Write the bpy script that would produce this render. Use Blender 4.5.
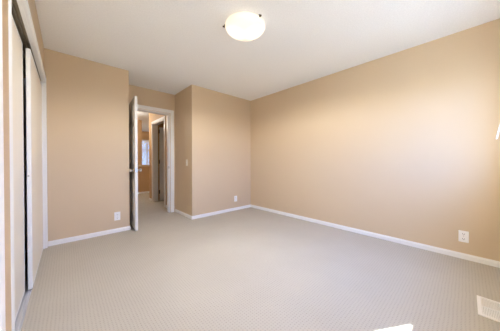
import bpy, bmesh, math, random
from mathutils import Vector, Matrix

for o in list(bpy.data.objects):
    bpy.data.objects.remove(o)
S = bpy.context.scene
COL = S.collection
random.seed(4)

# ------------------------------------------------------------------ camera
CAM_H = 1.0434
F_PX, YAW, PITCH, ROLL, SHIFT_PX = 199.42, 0.7446, 0.0074, 0.0018, -2.27
cam_data = bpy.data.cameras.new('camera')
cam_data.sensor_width = 36.0
cam_data.sensor_fit = 'HORIZONTAL'
cam_data.lens = F_PX / 500.0 * 36.0
cam_data.shift_y = SHIFT_PX / 500.0
cam_data.clip_start = 0.01
cam = bpy.data.objects.new('camera', cam_data)
COL.objects.link(cam)
cam.matrix_world = (Matrix.Translation((0, 0, CAM_H)) @ Matrix.Rotation(-YAW, 4, 'Z')
                    @ Matrix.Rotation(math.pi / 2 - PITCH, 4, 'X') @ Matrix.Rotation(-ROLL, 4, 'Z'))
S.camera = cam

# ------------------------------------------------------------------ world, sun, exposure
SKY_UP = (0.11, 0.41, 1.32, 1)
SKY_LOW = (0.24, 0.27, 0.32, 1)
SKY_STRENGTH = 9.0
SUN_STRENGTH = 76.0
SUN_DIR = Vector((-0.857, 0.515, -0.97))
LAMP_GLOW = 1.5
LAMP_WATT = 126.0
HALL_WATT = 20.0

w = bpy.data.worlds.new('daylight')
S.world = w
w.use_nodes = True
nt = w.node_tree
nt.nodes.clear()
tc = nt.nodes.new('ShaderNodeTexCoord')
sx = nt.nodes.new('ShaderNodeSeparateXYZ')
mr = nt.nodes.new('ShaderNodeMapRange')
mr.inputs['From Min'].default_value = -0.08
mr.inputs['From Max'].default_value = 0.12
mx = nt.nodes.new('ShaderNodeMix')
mx.data_type = 'RGBA'
mx.inputs[6].default_value = SKY_LOW
mx.inputs[7].default_value = SKY_UP
bg = nt.nodes.new('ShaderNodeBackground')
bg.inputs['Strength'].default_value = SKY_STRENGTH
wo = nt.nodes.new('ShaderNodeOutputWorld')
nt.links.new(tc.outputs['Generated'], sx.inputs[0])
nt.links.new(sx.outputs['Z'], mr.inputs['Value'])
nt.links.new(mr.outputs['Result'], mx.inputs[0])
nt.links.new(mx.outputs[2], bg.inputs['Color'])
nt.links.new(bg.outputs[0], wo.inputs['Surface'])

sd = bpy.data.lights.new('sun', 'SUN')
sd.energy = SUN_STRENGTH
sd.color = (0.97, 1.0, 1.0)
sd.angle = math.radians(0.8)
so = bpy.data.objects.new('sun', sd)
so.rotation_euler = SUN_DIR.to_track_quat('-Z', 'Y').to_euler()
so.location = (6, -4, 5)
COL.objects.link(so)

S.view_settings.view_transform = 'Standard'
S.view_settings.look = 'None'
S.view_settings.gamma = 1.0
S.view_settings.exposure = 0.17
S.view_settings.use_curve_mapping = False
S.cycles.max_bounces = 14
S.cycles.diffuse_bounces = 9
S.cycles.transparent_max_bounces = 12

# ------------------------------------------------------------------ room numbers (metres)
H = 2.44                 # ceiling
XR = 3.123               # right wall face
YB = 3.365               # back wall face
XS = 1.675               # side of the entry niche
YD = 4.129               # wall that holds the bedroom door
YA = 3.511               # wall beside the closet
XE = 0.7125              # its free corner
XC = -0.191              # closet wall face
YR = -0.285              # rear (window) wall face
WIN = (0.95, 2.775, 0.92, 2.08)       # rear window x0 x1 z0 z1
CL0, CL1, CLZ = 1.368, 3.445, 2.005  # closet opening
DX0, DX1, DZ = 0.803, 1.572, 2.035   # bedroom door opening
HY0, HY1 = 4.735, 5.570              # hall side door opening
YP = 7.25                # pony wall
YF = 10.0                # far wall
XH = 0.70                # hall left wall

# ------------------------------------------------------------------ materials
def new_mat(name):
    m = bpy.data.materials.new(name)
    m.use_nodes = True
    t = m.node_tree
    return m, t, t.nodes['Principled BSDF']

def simple(name, rgb, rough=0.5, metal=0.0, noise=0.03, scale=30.0, bump=0.0, bscale=200.0, spec=0.5):
    m, t, b = new_mat(name)
    n, l = t.nodes, t.links
    b.inputs['Roughness'].default_value = rough
    b.inputs['Metallic'].default_value = metal
    b.inputs['Specular IOR Level'].default_value = spec
    co = n.new('ShaderNodeTexCoord')
    nz = n.new('ShaderNodeTexNoise')
    nz.inputs['Scale'].default_value = scale
    nz.inputs['Detail'].default_value = 3
    l.new(co.outputs['Object'], nz.inputs['Vector'])
    mix = n.new('ShaderNodeMix')
    mix.data_type = 'RGBA'
    mix.inputs[6].default_value = (*[c * (1 - noise) for c in rgb], 1)
    mix.inputs[7].default_value = (*[min(1, c * (1 + noise)) for c in rgb], 1)
    l.new(nz.outputs['Fac'], mix.inputs[0])
    l.new(mix.outputs[2], b.inputs['Base Color'])
    if bump:
        nb = n.new('ShaderNodeTexNoise')
        nb.inputs['Scale'].default_value = bscale
        nb.inputs['Detail'].default_value = 4
        l.new(co.outputs['Object'], nb.inputs['Vector'])
        bp = n.new('ShaderNodeBump')
        bp.inputs['Strength'].default_value = bump
        bp.inputs['Distance'].default_value = 0.004
        l.new(nb.outputs['Fac'], bp.inputs['Height'])
        l.new(bp.outputs['Normal'], b.inputs['Normal'])
    return m

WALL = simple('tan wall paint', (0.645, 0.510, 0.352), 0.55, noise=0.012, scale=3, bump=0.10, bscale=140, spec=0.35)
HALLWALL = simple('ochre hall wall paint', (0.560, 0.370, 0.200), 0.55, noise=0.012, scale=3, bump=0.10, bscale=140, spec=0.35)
TRIM = simple('white trim paint', (0.87, 0.865, 0.86), 0.35, noise=0.01)
DOORW = simple('white door paint', (0.85, 0.845, 0.83), 0.38, noise=0.01)
CLOSETP = simple('cream closet door panel', (0.80, 0.74, 0.65), 0.35, noise=0.012)
PLASTIC = simple('white plastic', (0.90, 0.90, 0.89), 0.3, noise=0.005)
IVORY = simple('ivory plastic', (0.88, 0.85, 0.78), 0.35, noise=0.005)
DARK = simple('dark slot', (0.03, 0.03, 0.03), 0.6)
TRACKM = simple('brown track metal', (0.34, 0.285, 0.21), 0.5, metal=0.2)  # the overhead closet track's own brown
ALU = simple('brushed aluminium', (0.74, 0.755, 0.80), 0.45, metal=0.6, noise=0.05)
NICKEL = simple('satin nickel', (0.72, 0.70, 0.66), 0.25, metal=1.0)
BRONZE = simple('dark hinge metal', (0.10, 0.085, 0.07), 0.4, metal=0.8)
VENTM = simple('white painted steel', (0.90, 0.89, 0.87), 0.4)
VENTG = simple('grey damper metal', (0.50, 0.50, 0.46), 0.5, metal=0.2)
VINYL = simple('white vinyl', (0.85, 0.85, 0.84), 0.35, noise=0.005)

# stippled ceiling
def ceiling_mat():
    m, t, b = new_mat('stippled white ceiling')
    n, l = t.nodes, t.links
    b.inputs['Roughness'].default_value = 0.9
    b.inputs['Specular IOR Level'].default_value = 0.1
    co = n.new('ShaderNodeTexCoord')
    v = n.new('ShaderNodeTexNoise')
    v.inputs['Scale'].default_value = 75
    v.inputs['Detail'].default_value = 5
    v.inputs['Roughness'].default_value = 0.65
    l.new(co.outputs['Object'], v.inputs['Vector'])
    cr = n.new('ShaderNodeValToRGB')
    cr.color_ramp.elements[0].position = 0.35
    cr.color_ramp.elements[0].color = (0.86, 0.875, 0.89, 1)
    cr.color_ramp.elements[1].position = 0.65
    cr.color_ramp.elements[1].color = (0.92, 0.935, 0.95, 1)
    l.new(v.outputs['Fac'], cr.inputs['Fac'])
    l.new(cr.outputs['Color'], b.inputs['Base Color'])
    bp = n.new('ShaderNodeBump')
    bp.inputs['Strength'].default_value = 0.5
    bp.inputs['Distance'].default_value = 0.006
    l.new(v.outputs['Fac'], bp.inputs['Height'])
    l.new(bp.outputs['Normal'], b.inputs['Normal'])
    return m
CEIL = ceiling_mat()

# beige loop carpet with a small square grid of pin dots
def carpet_mat():
    m, t, b = new_mat('beige loop carpet')
    n, l = t.nodes, t.links
    b.inputs['Roughness'].default_value = 0.95
    b.inputs['Specular IOR Level'].default_value = 0.05
    co = n.new('ShaderNodeTexCoord')
    sp = n.new('ShaderNodeSeparateXYZ')
    # wander the rows slightly so they are not ruled lines
    wn = n.new('ShaderNodeTexNoise')
    wn.inputs['Scale'].default_value = 9
    l.new(co.outputs['Object'], wn.inputs['Vector'])
    off = n.new('ShaderNodeVectorMath'); off.operation = 'SCALE'
    off.inputs['Scale'].default_value = 0.012
    l.new(wn.outputs['Color'], off.inputs[0])
    add = n.new('ShaderNodeVectorMath'); add.operation = 'ADD'
    l.new(co.outputs['Object'], add.inputs[0]); l.new(off.outputs[0], add.inputs[1])
    l.new(add.outputs[0], sp.inputs[0])
    def mth(op, a, bb=None):
        k = n.new('ShaderNodeMath'); k.operation = op
        for i, q in enumerate((a, bb)):
            if q is None: continue
            if isinstance(q, (int, float)): k.inputs[i].default_value = q
            else: l.new(q, k.inputs[i])
        return k.outputs[0]
    P = 2 * math.pi / 0.0195
    sxn = mth('SINE', mth('MULTIPLY', sp.outputs['X'], P))
    syn = mth('SINE', mth('MULTIPLY', sp.outputs['Y'], P))
    dot = mth('MULTIPLY', mth('ADD', sxn, 1.0), mth('ADD', syn, 1.0))     # 0..4, peaks on a grid
    dot = mth('POWER', mth('DIVIDE', dot, 4.0), 2.2)
    fine = n.new('ShaderNodeTexNoise')
    fine.inputs['Scale'].default_value = 330
    fine.inputs['Detail'].default_value = 3
    l.new(co.outputs['Object'], fine.inputs['Vector'])
    mid = n.new('ShaderNodeTexNoise')
    mid.inputs['Scale'].default_value = 65
    mid.inputs['Detail'].default_value = 3
    l.new(co.outputs['Object'], mid.inputs['Vector'])
    big = n.new('ShaderNodeTexNoise')
    big.inputs['Scale'].default_value = 2.2
    big.inputs['Detail'].default_value = 3
    l.new(co.outputs['Object'], big.inputs['Vector'])
    pit = mth('MULTIPLY', dot, mth('ADD', mth('MULTIPLY', mid.outputs['Fac'], 2.2), -0.35))
    mix = n.new('ShaderNodeMix'); mix.data_type = 'RGBA'
    mix.inputs[6].default_value = (0.540, 0.502, 0.435, 1)
    mix.inputs[7].default_value = (0.375, 0.336, 0.280, 1)
    l.new(pit, mix.inputs[0])
    mix2 = n.new('ShaderNodeMix'); mix2.data_type = 'RGBA'; mix2.blend_type = 'MULTIPLY'
    mix2.inputs[0].default_value = 1.0
    cr = n.new('ShaderNodeValToRGB')
    cr.color_ramp.elements[0].position = 0.3; cr.color_ramp.elements[0].color = (0.95, 0.945, 0.94, 1)
    cr.color_ramp.elements[1].position = 0.7; cr.color_ramp.elements[1].color = (1, 1, 1, 1)
    l.new(big.outputs['Fac'], cr.inputs['Fac'])
    l.new(mix.outputs[2], mix2.inputs[6]); l.new(cr.outputs['Color'], mix2.inputs[7])
    l.new(mix2.outputs[2], b.inputs['Base Color'])
    hgt = mth('SUBTRACT', mth('MULTIPLY', fine.outputs['Fac'], 0.5), pit)
    bp = n.new('ShaderNodeBump')
    bp.inputs['Strength'].default_value = 0.35
    bp.inputs['Distance'].default_value = 0.004
    l.new(hgt, bp.inputs['Height'])
    l.new(bp.outputs['Normal'], b.inputs['Normal'])
    return m
CARPET = carpet_mat()

def glass_mat():
    m = bpy.data.materials.new('window glass')
    m.use_nodes = True
    t = m.node_tree
    t.nodes.clear()
    o = t.nodes.new('ShaderNodeOutputMaterial')
    tr = t.nodes.new('ShaderNodeBsdfTransparent')
    tr.inputs['Color'].default_value = (0.96, 0.98, 0.97, 1)
    gl = t.nodes.new('ShaderNodeBsdfGlossy')
    gl.inputs['Roughness'].default_value = 0.02
    fr = t.nodes.new('ShaderNodeFresnel')
    fr.inputs['IOR'].default_value = 1.45
    mi = t.nodes.new('ShaderNodeMixShader')
    ge = t.nodes.new('ShaderNodeNewGeometry')      # reflect on the outer faces only, no internal reflection
    sb_ = t.nodes.new('ShaderNodeMath'); sb_.operation = 'SUBTRACT'
    sb_.inputs[0].default_value = 1.0
    ml = t.nodes.new('ShaderNodeMath'); ml.operation = 'MULTIPLY'
    t.links.new(ge.outputs['Backfacing'], sb_.inputs[1])
    t.links.new(fr.outputs[0], ml.inputs[0])
    t.links.new(sb_.outputs[0], ml.inputs[1])
    t.links.new(ml.outputs[0], mi.inputs[0])
    t.links.new(tr.outputs[0], mi.inputs[1])
    t.links.new(gl.outputs[0], mi.inputs[2])
    t.links.new(mi.outputs[0], o.inputs['Surface'])
    return m
GLASS = glass_mat()

def lamp_glass(name, strength):
    """frosted glass, brightest in front of the two bulbs behind it, warmer and weaker towards the rim"""
    m, t, b = new_mat(name)
    n, l = t.nodes, t.links
    b.inputs['Base Color'].default_value = (0.86, 0.82, 0.76, 1)
    b.inputs['Roughness'].default_value = 0.25
    co = n.new('ShaderNodeTexCoord')
    tot = None
    for sgn in (1, -1):
        ds = n.new('ShaderNodeVectorMath'); ds.operation = 'DISTANCE'
        ds.inputs[1].default_value = (0.070 * sgn, -0.064 * sgn, -0.10)
        l.new(co.outputs['Object'], ds.inputs[0])
        mr = n.new('ShaderNodeMapRange'); mr.interpolation_type = 'SMOOTHSTEP'
        mr.inputs['From Min'].default_value = 0.02
        mr.inputs['From Max'].default_value = 0.13
        mr.inputs['To Min'].default_value = 1.0
        mr.inputs['To Max'].default_value = 0.0
        l.new(ds.outputs['Value'], mr.inputs['Value'])
        if tot is None: tot = mr.outputs[0]
        else:
            ad = n.new('ShaderNodeMath'); ad.operation = 'MAXIMUM'
            l.new(tot, ad.inputs[0]); l.new(mr.outputs[0], ad.inputs[1]); tot = ad.outputs[0]
    mix = n.new('ShaderNodeMix'); mix.data_type = 'RGBA'
    mix.inputs[6].default_value = (1.0, 0.85, 0.68, 1)
    mix.inputs[7].default_value = (1.0, 0.93, 0.82, 1)
    l.new(tot, mix.inputs[0])
    l.new(mix.outputs[2], b.inputs['Emission Color'])
    st = n.new('ShaderNodeMapRange')
    st.inputs['To Min'].default_value = strength * 0.34
    st.inputs['To Max'].default_value = strength
    l.new(tot, st.inputs['Value'])
    l.new(st.outputs[0], b.inputs['Emission Strength'])
    return m
LAMPGLASS = lamp_glass('lit alabaster glass', LAMP_GLOW)
HALLGLASS = lamp_glass('lit hall lamp glass', LAMP_GLOW * 4.0)

# ------------------------------------------------------------------ helpers
def add_box(bm, x0, x1, y0, y1, z0, z1, bev=0.0, seg=2):
    x0, x1 = min(x0, x1), max(x0, x1); y0, y1 = min(y0, y1), max(y0, y1); z0, z1 = min(z0, z1), max(z0, z1)
    vs = [bm.verts.new(p) for p in ((x0, y0, z0), (x1, y0, z0), (x1, y1, z0), (x0, y1, z0),
                                    (x0, y0, z1), (x1, y0, z1), (x1, y1, z1), (x0, y1, z1))]
    fs = [bm.faces.new([vs[i] for i in f]) for f in ((3, 2, 1, 0), (4, 5, 6, 7), (0, 1, 5, 4),
                                                     (1, 2, 6, 5), (2, 3, 7, 6), (3, 0, 4, 7))]
    if bev > 0:
        es = list({e for f in fs for e in f.edges})
        bmesh.ops.bevel(bm, geom=es, offset=bev, segments=seg, affect='EDGES', profile=0.6)
    return bm

def boxes(*bs, bev=0.0):
    bm = bmesh.new()
    for b in bs:
        add_box(bm, *b, bev=bev)
    return bm

def add_lathe(bm, prof, centre, axis='Z', n=32):
    """prof = list of (radius, height along axis)"""
    rings = []
    for r, h in prof:
        ring = []
        for i in range(n):
            a = 2 * math.pi * i / n
            c, s = r * math.cos(a), r * math.sin(a)
            p = {'Z': (c, s, h), 'X': (h, c, s), 'Y': (s, h, c)}[axis]
            ring.append(bm.verts.new(Vector(centre) + Vector(p)))
        rings.append(ring)
    for a, b in zip(rings, rings[1:]):
        for i in range(n):
            bm.faces.new((a[i], a[(i + 1) % n], b[(i + 1) % n], b[i]))
    bm.faces.new(rings[0][::-1])
    bm.faces.new(rings[-1])
    return bm

def add_profile(bm, prof, axis, a0, a1, place):
    """extrude a closed 2-D profile along an axis; place(u, v, t) gives the point"""
    A = [bm.verts.new(place(u, v, a0)) for u, v in prof]
    B = [bm.verts.new(place(u, v, a1)) for u, v in prof]
    k = len(prof)
    for i in range(k):
        bm.faces.new((A[i], A[(i + 1) % k], B[(i + 1) % k], B[i]))
    bm.faces.new(A[::-1]); bm.faces.new(B)
    return bm

def obj(name, bm, mat, parent=None, base=None, smooth=False):
    bmesh.ops.recalc_face_normals(bm, faces=bm.faces[:])
    if base is not None:
        bmesh.ops.translate(bm, verts=bm.verts[:], vec=-Vector(base))
    me = bpy.data.meshes.new(name)
    bm.to_mesh(me); bm.free()
    me.materials.append(mat)
    if smooth:
        for p in me.polygons:
            p.use_smooth = True
    o = bpy.data.objects.new(name, me)
    COL.objects.link(o)
    if parent is not None:
        o.parent = parent
    elif base is not None:
        o.location = base
    return o

def tag(o, label, cat, group=None, kind=None):
    o['label'] = label
    o['category'] = cat
    if group: o['group'] = group
    if kind: o['kind'] = kind
    return o

def thing(name, label, cat, loc, rotz=0.0, group=None, kind=None):
    e = bpy.data.objects.new(name, None)
    e.empty_display_size = 0.05
    COL.objects.link(e)
    e.location = loc
    e.rotation_euler = (0, 0, rotz)
    return tag(e, label, cat, group, kind)

def struct(name, bm, mat, label, cat):
    return tag(obj(name, bm, mat), label, cat, kind='structure')

# ------------------------------------------------------------------ shell
XO = 3.243      # outside of the right wall
struct('floor', boxes((-0.95, XO, -0.45, YF + 0.12, -0.10, 0.0)), CARPET,
       'beige loop carpet with pin-dot grid covering the floor', 'floor')
struct('ceiling', boxes((-0.95, XO, -0.45, YF + 0.12, H, H + 0.10)), CEIL,
       'white stippled ceiling over the bedroom and hall', 'ceiling')
struct('wall_right', boxes((XR, XO, -0.45, YF + 0.12, 0, H)), WALL,
       'long blank tan wall on the right with bright daylight glow', 'wall')
struct('wall_back', boxes((XS, XR, YB, YB + 0.12, 0, H)), WALL,
       'tan back wall between the entry niche and the long right wall', 'wall')
# niche side continues as the right wall of the hall, with the side door opening
struct('wall_niche', boxes((XS, XS + 0.12, YB + 0.12, YD + 0.12, 0, H)), WALL,
       'shaded tan side wall of the entry niche with the light switch', 'wall')
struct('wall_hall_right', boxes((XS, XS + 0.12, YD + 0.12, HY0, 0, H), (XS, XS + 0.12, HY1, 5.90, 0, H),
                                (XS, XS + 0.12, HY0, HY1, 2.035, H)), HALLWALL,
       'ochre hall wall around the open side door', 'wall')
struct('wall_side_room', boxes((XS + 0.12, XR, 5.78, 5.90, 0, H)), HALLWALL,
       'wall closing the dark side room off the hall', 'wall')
struct('wall_door', boxes((XE, DX0, YD, YD + 0.12, 0, H), (DX1, XS, YD, YD + 0.12, 0, H),
                          (DX0, DX1, YD, YD + 0.12, DZ, H)), WALL,
       'tan wall above and around the open bedroom door', 'wall')
struct('wall_left_back', boxes((XC - 0.64, XE, YA, YA + 0.12, 0, H)), WALL,
       'tan wall between the closet and the open bedroom door', 'wall')
struct('wall_niche_left', boxes((XE - 0.12, XE, YA + 0.12, YD + 0.12, 0, H)), WALL,
       'narrow tan return wall behind the open bedroom door', 'wall')
struct('wall_left', boxes((XC - 0.16, XC, -0.45, CL0, 0, H), (XC - 0.16, XC, CL1, YA, 0, H),
                          (XC - 0.01, XC + 0.0172, 1.2905, 1.2938, 0, 2.071),   # thin wall-coloured strip added along the casing's outer edge
                         
                          (XC - 0.16, XC, CL0, CL1, CLZ + 0.05, H)), WALL,
       'tan closet wall around the sliding doors', 'wall')
struct('wall_closet', boxes((-0.95, XC - 0.64, -0.45, YA + 0.12, 0, H), (XC - 0.64, XC - 0.16, 1.15, 1.27, 0, H)), WALL,
       'tan wall inside the closet behind the sliding doors', 'wall')
x0, x1, z0, z1 = WIN
struct('wall_rear', boxes((XC, x0, YR - 0.165, YR, 0, H), (x1, XR, YR - 0.165, YR, 0, H),
                          (x0, x1, YR - 0.165, YR, 0, z0), (x0, x1, YR - 0.165, YR, z1, H)), WALL,
       'tan window wall behind the camera', 'wall')
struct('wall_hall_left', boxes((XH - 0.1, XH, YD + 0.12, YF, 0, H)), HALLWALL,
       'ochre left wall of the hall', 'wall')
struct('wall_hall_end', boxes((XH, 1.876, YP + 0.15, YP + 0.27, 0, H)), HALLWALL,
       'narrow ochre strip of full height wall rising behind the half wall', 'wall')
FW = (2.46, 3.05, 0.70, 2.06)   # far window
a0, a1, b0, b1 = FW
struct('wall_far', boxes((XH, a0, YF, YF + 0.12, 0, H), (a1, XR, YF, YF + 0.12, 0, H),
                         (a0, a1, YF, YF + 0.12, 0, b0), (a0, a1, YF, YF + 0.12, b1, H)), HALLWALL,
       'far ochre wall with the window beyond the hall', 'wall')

# half wall with a wooden cap
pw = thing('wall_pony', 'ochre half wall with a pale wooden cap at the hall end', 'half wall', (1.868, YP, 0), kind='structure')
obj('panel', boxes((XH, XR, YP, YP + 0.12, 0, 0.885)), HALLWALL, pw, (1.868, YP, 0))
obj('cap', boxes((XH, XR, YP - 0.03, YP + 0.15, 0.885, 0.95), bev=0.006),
    simple('oak cap', (0.62, 0.47, 0.30), 0.4), pw, (1.868, YP, 0))

# ------------------------------------------------------------------ baseboards
BH, BT = 0.060, 0.012
BPROF = [(0, 0), (BT, 0), (BT, BH * 0.72), (BT * 0.55, BH * 0.86), (BT * 0.45, BH), (0, BH)]
def baseboard(name, p, q, nrm, label):
    """p, q floor points on the wall face; nrm points into the room"""
    bm = bmesh.new()
    p, q, nn = Vector((*p, 0)), Vector((*q, 0)), Vector((*nrm, 0))
    add_profile(bm, BPROF, 'X', 0, 1, lambda u, v, t: p.lerp(q, t) + nn * u + Vector((0, 0, v)))
    return struct(name, bm, TRIM, label, 'baseboard')
baseboard('baseboard_right', (XR, YR), (XR, YB), (-1, 0), 'white baseboard along the long right wall')
baseboard('baseboard_back', (XS - BT, YB), (XR - BT, YB), (0, -1), 'white baseboard along the back wall with small outlet')
baseboard('baseboard_niche', (XS, YB), (XS, YD - 0.02), (-1, 0), 'white baseboard along the shaded niche wall below the switch')
baseboard('baseboard_left_back', (XC + 0.02, YA), (XE, YA), (0, -1), 'white baseboard between closet and bedroom door')
baseboard('baseboard_niche_left', (XE, YA - BT), (XE, YD - 0.02), (1, 0), 'white baseboard in the gap behind the bedroom door')
baseboard('baseboard_left', (XC, YR), (XC, 1.115), (1, 0), 'white baseboard left of the closet opening')
baseboard('baseboard_rear', (XC, YR), (XR, YR), (0, 1), 'white baseboard under the window')
baseboard('baseboard_hall_right', (XS, HY1 + 0.065), (XS, 5.90), (-1, 0), 'short white baseboard past the hall side door')
baseboard('baseboard_hall_near', (XS, YD + 0.14), (XS, HY0 - 0.065), (-1, 0), 'short white baseboard between bedroom door and hall side door')
baseboard('baseboard_hall_end', (XH, YP), (XR, YP), (0, -1), 'white baseboard at the foot of the half wall')

# ------------------------------------------------------------------ casings (trim)
def casing(name, u0, u1, ztop, wdt, place, label, thick=0.018, left=True, right=True, left_w=None, right_w=None):
    """door casing around u0..u1 up to ztop; place(u, d, z): u along wall, d out of the wall"""
    bm = bmesh.new()
    lw = left_w or wdt; rw = right_w or wdt
    def bar(ua, ub, za, zb):
        pts = []
        vs = {}
        for i, u in enumerate((ua, ub)):
            for j, d in enumerate((0, thick)):
                for k, z in enumerate((za, zb)):
                    vs[i, j, k] = bm.verts.new(place(u, d, z))
        F = [((0,0,0),(0,0,1),(0,1,1),(0,1,0)), ((1,0,0),(1,1,0),(1,1,1),(1,0,1)), ((0,0,0),(0,1,0),(1,1,0),(1,0,0)),
             ((0,0,1),(1,0,1),(1,1,1),(0,1,1)), ((0,1,0),(0,1,1),(1,1,1),(1,1,0)), ((0,0,0),(1,0,0),(1,0,1),(0,0,1))]
        fs = [bm.faces.new([vs[q] for q in f]) for f in F]
        bmesh.ops.recalc_face_normals(bm, faces=fs)
        es = list({e for f in fs for e in f.edges})
        bmesh.ops.bevel(bm, geom=es, offset=0.004, segments=2, affect='EDGES')
    if left: bar(u0 - lw, u0, 0, ztop)
    if right: bar(u1, u1 + rw, 0, ztop)
    bar(u0 - lw, u1 + rw, ztop, ztop + wdt)
    return struct(name, bm, TRIM, label, 'trim')

casing('trim_1', CL0, CL1, CLZ, 0.066, lambda u, d, z: Vector((XC + d, u, z)),
       'white casing around the sliding closet doors', left_w=0.074, right_w=0.064)
casing('trim_2', DX0 - 0.005, DX1 + 0.008, DZ + 0.005, 0.066, lambda u, d, z: Vector((u, YD - d, z)),
       'white casing around the bedroom doorway')
casing('trim_3', HY0, HY1, 2.035, 0.062, lambda u, d, z: Vector((XS - d, u, z)),
       'white casing around the hall side door')
struct('trim_7', boxes((XC, XC + 0.018, 1.115, 1.185, 0, 2.071), bev=0.003), TRIM,
       'white casing leg at the extreme left edge of view', 'trim')
# jambs
struct('trim_4', boxes((DX0 - 0.0, DX0 + 0.016, YD, YD + 0.12, 0, DZ), (DX1 - 0.016, DX1, YD, YD + 0.12, 0, DZ),
                       (DX0, DX1, YD, YD + 0.12, DZ - 0.016, DZ),
                       (DX1 - 0.027, DX1 - 0.016, YD + 0.045, YD + 0.12, 0, DZ - 0.016),
                       (DX0 + 0.016, DX1 - 0.016, YD + 0.045, YD + 0.12, DZ - 0.027, DZ - 0.016)), TRIM,
       'white jamb and stop lining the bedroom doorway', 'trim')
struct('trim_5', boxes((XS, XS + 0.12, HY0, HY0 + 0.016, 0, 2.035), (XS, XS + 0.12, HY1 - 0.016, HY1, 0, 2.035),
                       (XS, XS + 0.12, HY0, HY1, 2.019, 2.035)), TRIM,
       'greyish white jamb lining the hall side doorway', 'trim')
struct('trim_6', boxes((XC - 0.020, XC, CL0, CL1, CLZ, CLZ + 0.05), (XC - 0.16, XC, CL0 - 0.0, CL0 + 0.012, 0, CLZ),
                       (XC - 0.16, XC, CL1 - 0.012, CL1, 0, CLZ)), TRIM,
       'white jamb and header fascia inside the closet opening', 'trim')

# ------------------------------------------------------------------ closet tracks and sliding doors
tb = (XC - 0.07, CL0, CLZ)
tt = thing('door_track', 'brown double channel overhead track above the sliding closet doors', 'track', tb)
obj('channel', boxes((XC - 0.135, XC - 0.021, CL0 + 0.012, CL1 - 0.012, CLZ + 0.035, CLZ + 0.049)), TRACKM, tt, tb)
obj('flange', boxes((XC - 0.135, XC - 0.130, CL0 + 0.012, CL1 - 0.012, CLZ - 0.005, CLZ + 0.035),
                    (XC - 0.052, XC - 0.047, CL0 + 0.012, CL1 - 0.012, CLZ + 0.004, CLZ + 0.035),
                    (XC - 0.090, XC - 0.086, CL0 + 0.012, CL1 - 0.012, CLZ + 0.004, CLZ + 0.035)), TRACKM, tt, tb)
fb = (XC - 0.03, CL0, 0)
ft = thing('floor_track', 'silver grooved floor track under the sliding closet doors', 'track', fb)
obj('base_strip', boxes((XC - 0.118, XC - 0.022, CL0 + 0.012, CL1 - 0.012, 0, 0.004)), ALU, ft, fb)
for k, xx in enumerate((0.0235, 0.036, 0.0485, 0.0865, 0.114)):
    obj('guide_rib', boxes((XC - xx - 0.002, XC - xx + 0.002, CL0 + 0.012, CL1 - 0.012, 0.004, 0.010)), ALU, ft, fb)

def slider(y0, y1, xf, thick, ztop, label):
    base = (xf - thick / 2, (y0 + y1) / 2, 0.012)
    t = thing('sliding_door', label, 'closet door', base)
    zb = 0.014
    obj('panel', boxes((xf - thick + 0.004, xf - 0.0015, y0 + 0.012, y1 - 0.012, zb + 0.012, ztop - 0.012)), CLOSETP, t, base)
    # stiles and rails of the thin metal frame
    obj('stile', boxes((xf - thick, xf, y0, y0 + 0.022, zb, ztop), bev=0.002), DOORW, t, base)
    obj('stile', boxes((xf - thick, xf, y1 - 0.022, y1, zb, ztop), bev=0.002), DOORW, t, base)
    obj('rail', boxes((xf - thick, xf, y0 + 0.022, y1 - 0.022, ztop - 0.022, ztop), bev=0.002), DOORW, t, base)
    obj('rail', boxes((xf - thick, xf, y0 + 0.022, y1 - 0.022, zb, zb + 0.022), bev=0.002), DOORW, t, base)
    for yy in (y0 + 0.12, y1 - 0.12):
        r = obj('roller_bracket', boxes((xf - thick * 0.75, xf - thick * 0.25, yy - 0.03, yy + 0.03, ztop, ztop + 0.022)), BRONZE, t, base)
    return t, base
t, base = slider(2.390, CL1 - 0.014, XC - 0.016, 0.026, 1.958,
                 'front cream sliding closet door nearest the tan corner')
obj('bumper', add_lathe(bmesh.new(), [(0.006, 0), (0.006, -0.004), (0.003, -0.006)], (XC - 0.033, 2.390, 0.932), 'Y', 12), VENTG, t, base)
slider(CL0 + 0.014, 2.385, XC - 0.057, 0.024, 1.985,
       'rear cream sliding closet door, set deeper behind the near casing')

# ------------------------------------------------------------------ bedroom door
dl, dtk = 0.762, 0.035
d1 = thing('door_1', 'white bedroom door standing open into the entry niche', 'door', (DX0 + 0.002, YD - 0.012, 0), math.radians(-93.6), kind='structure')
# local: x along the door from the hinge, y = thickness (towards the hall side = +x of the room)
obj('slab', boxes((0.004, dl, 0.0, dtk, 0.012, 2.030), bev=0.002), DOORW, d1)
def raised(bm, y, sgn):
    for (u0, u1) in ((0.11, 0.35), (0.42, 0.66)):
        for (q0, q1) in ((0.22, 0.78), (1.02, 1.58), (1.68, 1.92)):
            add_box(bm, u0, u1, y, y + sgn * 0.006, q0, q1, bev=0.0055, seg=1)
    return bm
obj('raised_panel', raised(bmesh.new(), dtk, 1), DOORW, d1)
obj('raised_panel', raised(bmesh.new(), 0.0, -1), DOORW, d1)
for zz in (0.25, 1.05, 1.80):
    hb = add_lathe(bmesh.new(), [(0.007, -0.045), (0.007, 0.045)], (0.0, -0.006, zz), 'Z', 12)
    obj('hinge', hb, BRONZE, d1)
KP = [(0.030, 0.0), (0.031, 0.004), (0.026, 0.008), (0.011, 0.012), (0.010, 0.030), (0.020, 0.036), (0.027, 0.046),
      (0.027, 0.056), (0.020, 0.065), (0.006, 0.068)]
for yy, sg in ((dtk, 1), (0.0, -1)):
    obj('door_knob', add_lathe(bmesh.new(), [(r, yy + sg * h) for r, h in KP], (dl - 0.062, 0, 0.917), 'Y', 28), NICKEL, d1, smooth=True)
obj('latch_plate', boxes((dl - 0.0005, dl + 0.0015, 0.006, dtk - 0.006, 0.885, 0.95)), NICKEL, d1)
sb = (DX1 - 0.016, YD + 0.02, 0.93)
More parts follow.
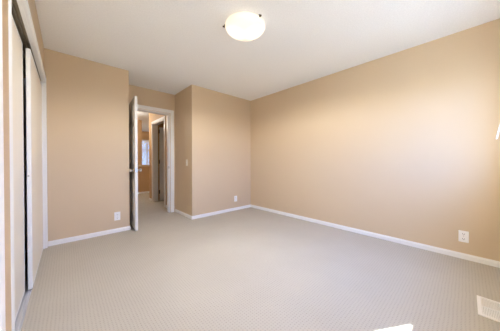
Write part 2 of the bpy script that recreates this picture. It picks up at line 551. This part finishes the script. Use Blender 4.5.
sp_ = thing('strike_plate', 'small metal strike plate on the right jamb of the bedroom doorway', 'strike plate', sb)
obj('plate', boxes((sb[0] - 0.002, sb[0], sb[1] - 0.014, sb[1] + 0.014, 0.90, 0.96), bev=0.0006), VENTG, sp_, sb)
obj('latch_hole', boxes((sb[0] - 0.0026, sb[0] - 0.0018, sb[1] - 0.010, sb[1] + 0.010, 0.912, 0.948)), DARK, sp_, sb)

# ------------------------------------------------------------------ hall side door (open into the dark side room)
d2 = thing('door_2', 'grey-white hall side door standing open into the dark room', 'door', (XS + 0.124, HY1 - 0.020, 0), math.radians(4), kind='structure')
obj('slab', boxes((0.030, 0.79, -0.035, 0.0, 0.012, 1.965), bev=0.002), DOORW, d2)
for zz in (0.25, 1.05, 1.85):
    obj('hinge', add_lathe(bmesh.new(), [(0.013, -0.05), (0.013, 0.05)], (0.012, -0.036, zz), 'Z', 12), BRONZE, d2)
obj('door_knob', add_lathe(bmesh.new(), [(r, -0.035 - h) for r, h in KP], (0.70, 0, 0.917), 'Y', 24), NICKEL, d2, smooth=True)

# ------------------------------------------------------------------ outlets and switch
def wall_frame(pos, u, n):
    """matrix: local x along the wall, y out of the wall, z up"""
    u, n = Vector(u), Vector(n)
    return Matrix(((u.x, n.x, 0, pos[0]), (u.y, n.y, 0, pos[1]), (u.z, n.z, 1, pos[2]), (0, 0, 0, 1)))

def plate_bm(w_, h_):
    bm = bmesh.new()
    add_box(bm, -w_ / 2, w_ / 2, 0, 0.006, -h_ / 2, h_ / 2, bev=0.003, seg=2)
    return bm

def outlet(pos, u, n, label, w_=0.076, h_=0.122):
    t = thing('wall_outlet', label, 'outlet', pos, group='duplex wall outlets')
    t.matrix_world = wall_frame(pos, u, n)
    obj('cover_plate', plate_bm(w_, h_), PLASTIC, t)
    for sz in (0.026, -0.026):
        bm = bmesh.new()
        add_box(bm, -0.0175, 0.0175, 0.0055, 0.0085, sz - 0.0145, sz + 0.0145, bev=0.0015)
        r = obj('receptacle', bm, PLASTIC, t)
        obj('slot', boxes((-0.0085, -0.0055, 0.0083, 0.0090, sz - 0.002, sz + 0.008)), DARK, r)
        obj('slot', boxes((0.0055, 0.0085, 0.0083, 0.0090, sz - 0.002, sz + 0.008)), DARK, r)
        obj('ground_hole', add_lathe(bmesh.new(), [(0.003, 0.0083), (0.003, 0.0090)], (0, 0, sz - 0.008), 'Y', 12), DARK, r)
    obj('screw', add_lathe(bmesh.new(), [(0.003, 0.0058), (0.0025, 0.0072)], (0, 0, 0), 'Y', 12), NICKEL, t)
    return t
outlet((XR, 0.017, 0.240), (0, 1, 0), (-1, 0, 0), 'white duplex outlet low on the long right wall, largest in view')
outlet((2.678, YB, 0.250), (-1, 0, 0), (0, -1, 0), 'small white outlet low on the back wall near the far corner')
outlet((0.553, YA, 0.240), (-1, 0, 0), (0, -1, 0), 'white outlet low on the left wall beside the open door')

sw = thing('light_switch', 'ivory toggle light switch on the shaded niche wall', 'light switch', (XS, 3.571, 1.028))
sw.matrix_world = wall_frame((XS, 3.571, 1.028), (0, 1, 0), (-1, 0, 0))
obj('cover_plate', plate_bm(0.074, 0.120), IVORY, sw)
obj('toggle', boxes((-0.005, 0.005, 0.005, 0.016, -0.006, 0.012), bev=0.002), IVORY, sw)
for zz in (0.03, -0.03):
    obj('screw', add_lathe(bmesh.new(), [(0.003, 0.0055), (0.0025, 0.007)], (0, 0, zz), 'Y', 12), NICKEL, sw)

# ------------------------------------------------------------------ floor register
vx0, vx1, vy0, vy1 = 2.055, 2.335, -0.190, -0.058
vb = ((vx0 + vx1) / 2, (vy0 + vy1) / 2, 0)
ve = thing('floor_vent', 'white metal floor register set in the carpet near the window wall', 'floor vent', vb)
fr = 0.021
obj('frame', boxes((vx0, vx1, vy0, vy0 + fr, 0, 0.007), (vx0, vx1, vy1 - fr, vy1, 0, 0.007),
                   (vx0, vx0 + fr, vy0 + fr, vy1 - fr, 0, 0.007), (vx1 - fr, vx1, vy0 + fr, vy1 - fr, 0, 0.007),
                   ((vx0 + vx1) / 2 - 0.004, (vx0 + vx1) / 2 + 0.004, vy0 + fr, vy1 - fr, 0, 0.0062), bev=0.0015), VENTM, ve, vb)
obj('damper', boxes((vx0 + fr, vx1 - fr, vy0 + fr, vy1 - fr, 0.0005, 0.0015)), VENTG, ve, vb)
for half in (0, 1):
    xa = vx0 + fr if half == 0 else (vx0 + vx1) / 2 + 0.004
    xb = (vx0 + vx1) / 2 - 0.004 if half == 0 else vx1 - fr
    nl = 12
    lw = 0.0036 if half else 0.0026
    for i in range(nl):
        yy = vy0 + fr + (i + 0.5) * (vy1 - vy0 - 2 * fr) / nl
        bm = bmesh.new()
        tilt = 0.004 if half else -0.004
        A = [(xa, yy - lw, 0.0035 - tilt * 0.4), (xb, yy - lw, 0.0035 - tilt * 0.4),
             (xb, yy + lw, 0.0035 + tilt * 0.4), (xa, yy + lw, 0.0035 + tilt * 0.4)]
        lo = [bm.verts.new(p) for p in A]; hi = [bm.verts.new((p[0], p[1], p[2] + 0.0012)) for p in A]
        bm.faces.new(lo[::-1]); bm.faces.new(hi)
        for k in range(4):
            bm.faces.new((lo[k], lo[(k + 1) % 4], hi[(k + 1) % 4], hi[k]))
        obj('louver', bm, VENTM, ve, vb)

# ------------------------------------------------------------------ ceiling lights
def ceiling_light(pos, R, label, watt, mat, kind='SPOT'):
    t = thing('ceiling_light', label, 'ceiling light', pos)
    bm = add_lathe(bmesh.new(), [(R * 0.80, 0), (R * 0.82, -0.006), (R * 0.82, -0.022), (R * 0.60, -0.026)], (0, 0, 0), 'Z', 48)
    obj('pan', bm, VENTM, t, smooth=False)
    prof = []
    for i in range(13):
        a = math.radians(90 * i / 12)
        prof.append((max(0.004, R * math.cos(a)), -0.034 - 0.082 * math.sin(a)))
    prof = [(R * 0.97, -0.028), (R, -0.030)] + prof
    obj('glass_dome', add_lathe(bmesh.new(), prof, (0, 0, 0), 'Z', 56), mat, t, smooth=True)
    for ang in (140.5, 270, 25):
        a = math.radians(ang)
        c = bmesh.new()
        rr = R * 1.01
        add_box(c, R * 0.80, rr + 0.006, -0.006, 0.006, -0.026, -0.021, bev=0.001)
        add_box(c, rr + 0.001, rr + 0.007, -0.007, 0.007, -0.047, -0.021, bev=0.0015)
        add_lathe(c, [(0.006, 0.0), (0.008, 0.006), (0.008, 0.013), (0.005, 0.017)], (rr + 0.006, 0, -0.038), 'X', 16)
        bmesh.ops.rotate(c, verts=c.verts[:], cent=(0, 0, 0), matrix=Matrix.Rotation(a, 3, 'Z'))
        obj('clip', c, BRONZE, t)
    ld = bpy.data.lights.new('lamp_bulb_light', kind)       # the light the shade throws down into the room
    if kind == 'SPOT':
        ld.spot_size = math.radians(174)
        ld.spot_blend = 0.35
    ld.energy = watt
    ld.color = (1.0, 0.965, 0.87)
    ld.shadow_soft_size = 0.08
    lo = bpy.data.objects.new('bulb', ld)
    lo.location = (0, 0, -0.13 if kind == 'SPOT' else -0.28)
    lo.parent = t
    COL.objects.link(lo)
    return t
ceiling_light((1.338, 1.520, H), 0.201, 'round glowing glass ceiling light with metal clips over the bedroom', LAMP_WATT, LAMPGLASS)
ceiling_light((1.05, 6.20, H), 0.16, 'glowing ceiling light in the hall beyond the door', HALL_WATT, HALLGLASS, 'POINT')
ceiling_light((1.30, 8.60, H), 0.16, 'added unseen ceiling light brightening the stairwell past the half wall', HALL_WATT, HALLGLASS, 'POINT')  # extra lamp out of view, added to brighten the far zone

# ------------------------------------------------------------------ windows
def window(name, x0, x1, yo, z0, z1, out, label, muntin_v=(), rail_z=None, sill_in=0.05, depth=0.165):
    """yo = inner wall face; out = +1 if outside lies towards +y"""
    base = ((x0 + x1) / 2, yo, z0)
    t = thing(name, label, 'window', base, kind='structure')
    ya, yb = yo + out * (depth - 0.075), yo + out * (depth - 0.015)
    f = 0.05
    obj('window_frame', boxes((x0, x1, ya, yb, z0, z0 + f), (x0, x1, ya, yb, z1 - f, z1),
                              (x0, x0 + f, ya, yb, z0 + f, z1 - f), (x1 - f, x1, ya, yb, z0 + f, z1 - f), bev=0.003), VINYL, t, base)
    for m in muntin_v:
        obj('mullion', boxes((m - 0.025, m + 0.025, ya, yb, z0 + f, z1 - f), bev=0.003), VINYL, t, base)
    if rail_z:
        obj('meeting_rail', boxes((x0 + f, x1 - f, ya, yb, rail_z - 0.025, rail_z + 0.025), bev=0.003), VINYL, t, base)
    ym = (ya + yb) / 2
    obj('pane', boxes((x0 + f, x1 - f, ym - 0.002, ym + 0.002, z0 + f, z1 - f)), GLASS, t, base)
    obj('window_sill', boxes((x0 - 0.04, x1 + 0.04, yo - out * sill_in, yo, z0 - 0.022, z0),
                             (x0, x1, yo, ya, z0 - 0.001, z0 + 0.004), bev=0.003), TRIM, t, base)
    return t
x0, x1, z0, z1 = WIN
window('window_1', x0, x1, YR, z0, z1, -1, 'white framed bedroom window behind the camera', muntin_v=(x0 + (x1 - x0) / 3, x1 - (x1 - x0) / 3), sill_in=0.03)
window('window_2', a0, a1, YF, b0, b1, 1, 'bright white framed window beyond the half wall', muntin_v=(2.765,), rail_z=1.60, depth=0.12)

# daylight portals: sampling guides at the two window openings (no light of their own)
def portal(name, x, z, y, sxx, sz, into):
    ld = bpy.data.lights.new(name, 'AREA')
    ld.shape = 'RECTANGLE'; ld.size = sxx; ld.size_y = sz
    ld.cycles.is_portal = True
    o = bpy.data.objects.new(name, ld)
    o.location = (x, y, z)
    o.rotation_euler = Vector((0, into, 0)).to_track_quat('-Z', 'Y').to_euler()
    COL.objects.link(o)
portal('bedroom_window_portal', (x0 + x1) / 2, (z0 + z1) / 2, YR - 0.16, x1 - x0, z1 - z0, 1)
portal('far_window_portal', (a0 + a1) / 2, (b0 + b1) / 2, YF + 0.115, a1 - a0, b1 - b0, -1)

# raised blind in the bedroom window, its white wand hanging out over the sill
bb = ((x0 + x1) / 2, YR - 0.045, z1)
bl = thing('window_blind', 'raised white window blind, its wand tip showing at the right edge of view', 'blind', bb)
obj('headrail', boxes((x0 + 0.006, x1 - 0.006, YR - 0.07, YR - 0.02, z1 - 0.045, z1 - 0.003), bev=0.003), VINYL, bl, bb)
for i in range(14):
    zz = z1 - 0.050 - i * 0.0045
    obj('slat', boxes((x0 + 0.010, x1 - 0.010, YR - 0.070, YR - 0.020, zz - 0.0028, zz)), VINYL, bl, bb)
obj('bottom_rail', boxes((x0 + 0.010, x1 - 0.010, YR - 0.070, YR - 0.020, z1 - 0.130, z1 - 0.114), bev=0.003), VINYL, bl, bb)
bm = bmesh.new()
p0 = Vector((2.70, YR - 0.012, 2.02)); p1 = Vector((2.70, -0.1725, 1.232))
# tilted wand with a thicker grip at its end
d = (p1 - p0).normalized(); L = (p1 - p0).length
add_lathe(bm, [(0.003, 0), (0.003, L - 0.10), (0.0045, L - 0.08), (0.005, L - 0.02), (0.003, L)], (0, 0, 0), 'Z', 12)
bmesh.ops.transform(bm, verts=bm.verts[:], matrix=Matrix.Translation(p0) @ d.to_track_quat('Z', 'Y').to_matrix().to_4x4())
obj('wand', bm, PLASTIC, bl, bb, smooth=True)

# closed blind behind the glass of the far window
BLINDM, t_, b_ = new_mat('translucent blind slat')
b_.inputs['Base Color'].default_value = (0.80, 0.80, 0.78, 1)
tl_ = t_.nodes.new('ShaderNodeBsdfTranslucent'); tl_.inputs['Color'].default_value = (0.98, 0.76, 0.52, 1)
mi_ = t_.nodes.new('ShaderNodeMixShader'); mi_.inputs[0].default_value = 0.45
t_.links.new(b_.outputs[0], mi_.inputs[1]); t_.links.new(tl_.outputs[0], mi_.inputs[2])
t_.links.new(mi_.outputs[0], t_.nodes['Material Output'].inputs['Surface'])
fb2 = ((a0 + a1) / 2, YF + 0.02, b1)
b2 = thing('window_blind', 'white slatted blind over the bright window beyond the hall', 'blind', fb2)
obj('headrail', boxes((a0 + 0.01, a1 - 0.01, YF + 0.003, YF + 0.04, b1 - 0.05, b1 - 0.006), bev=0.003), VINYL, b2, fb2)
ns = 32
for i in range(ns):
    zz = b1 - 0.07 - i * (b1 - b0 - 0.12) / ns
    bm = bmesh.new()
    yc = YF + 0.022
    A = [(a0 + 0.012, yc - 0.009, zz + 0.020), (a1 - 0.012, yc - 0.009, zz + 0.020), (a1 - 0.012, yc + 0.009, zz - 0.016), (a0 + 0.012, yc + 0.009, zz - 0.016)]
    lo = [bm.verts.new(p) for p in A]; hi = [bm.verts.new((p[0], p[1] + 0.0012, p[2] + 0.0006)) for p in A]
    bm.faces.new(lo[::-1]); bm.faces.new(hi)
    for k in range(4):
        bm.faces.new((lo[k], lo[(k + 1) % 4], hi[(k + 1) % 4], hi[k]))
    obj('slat', bm, BLINDM, b2, fb2)
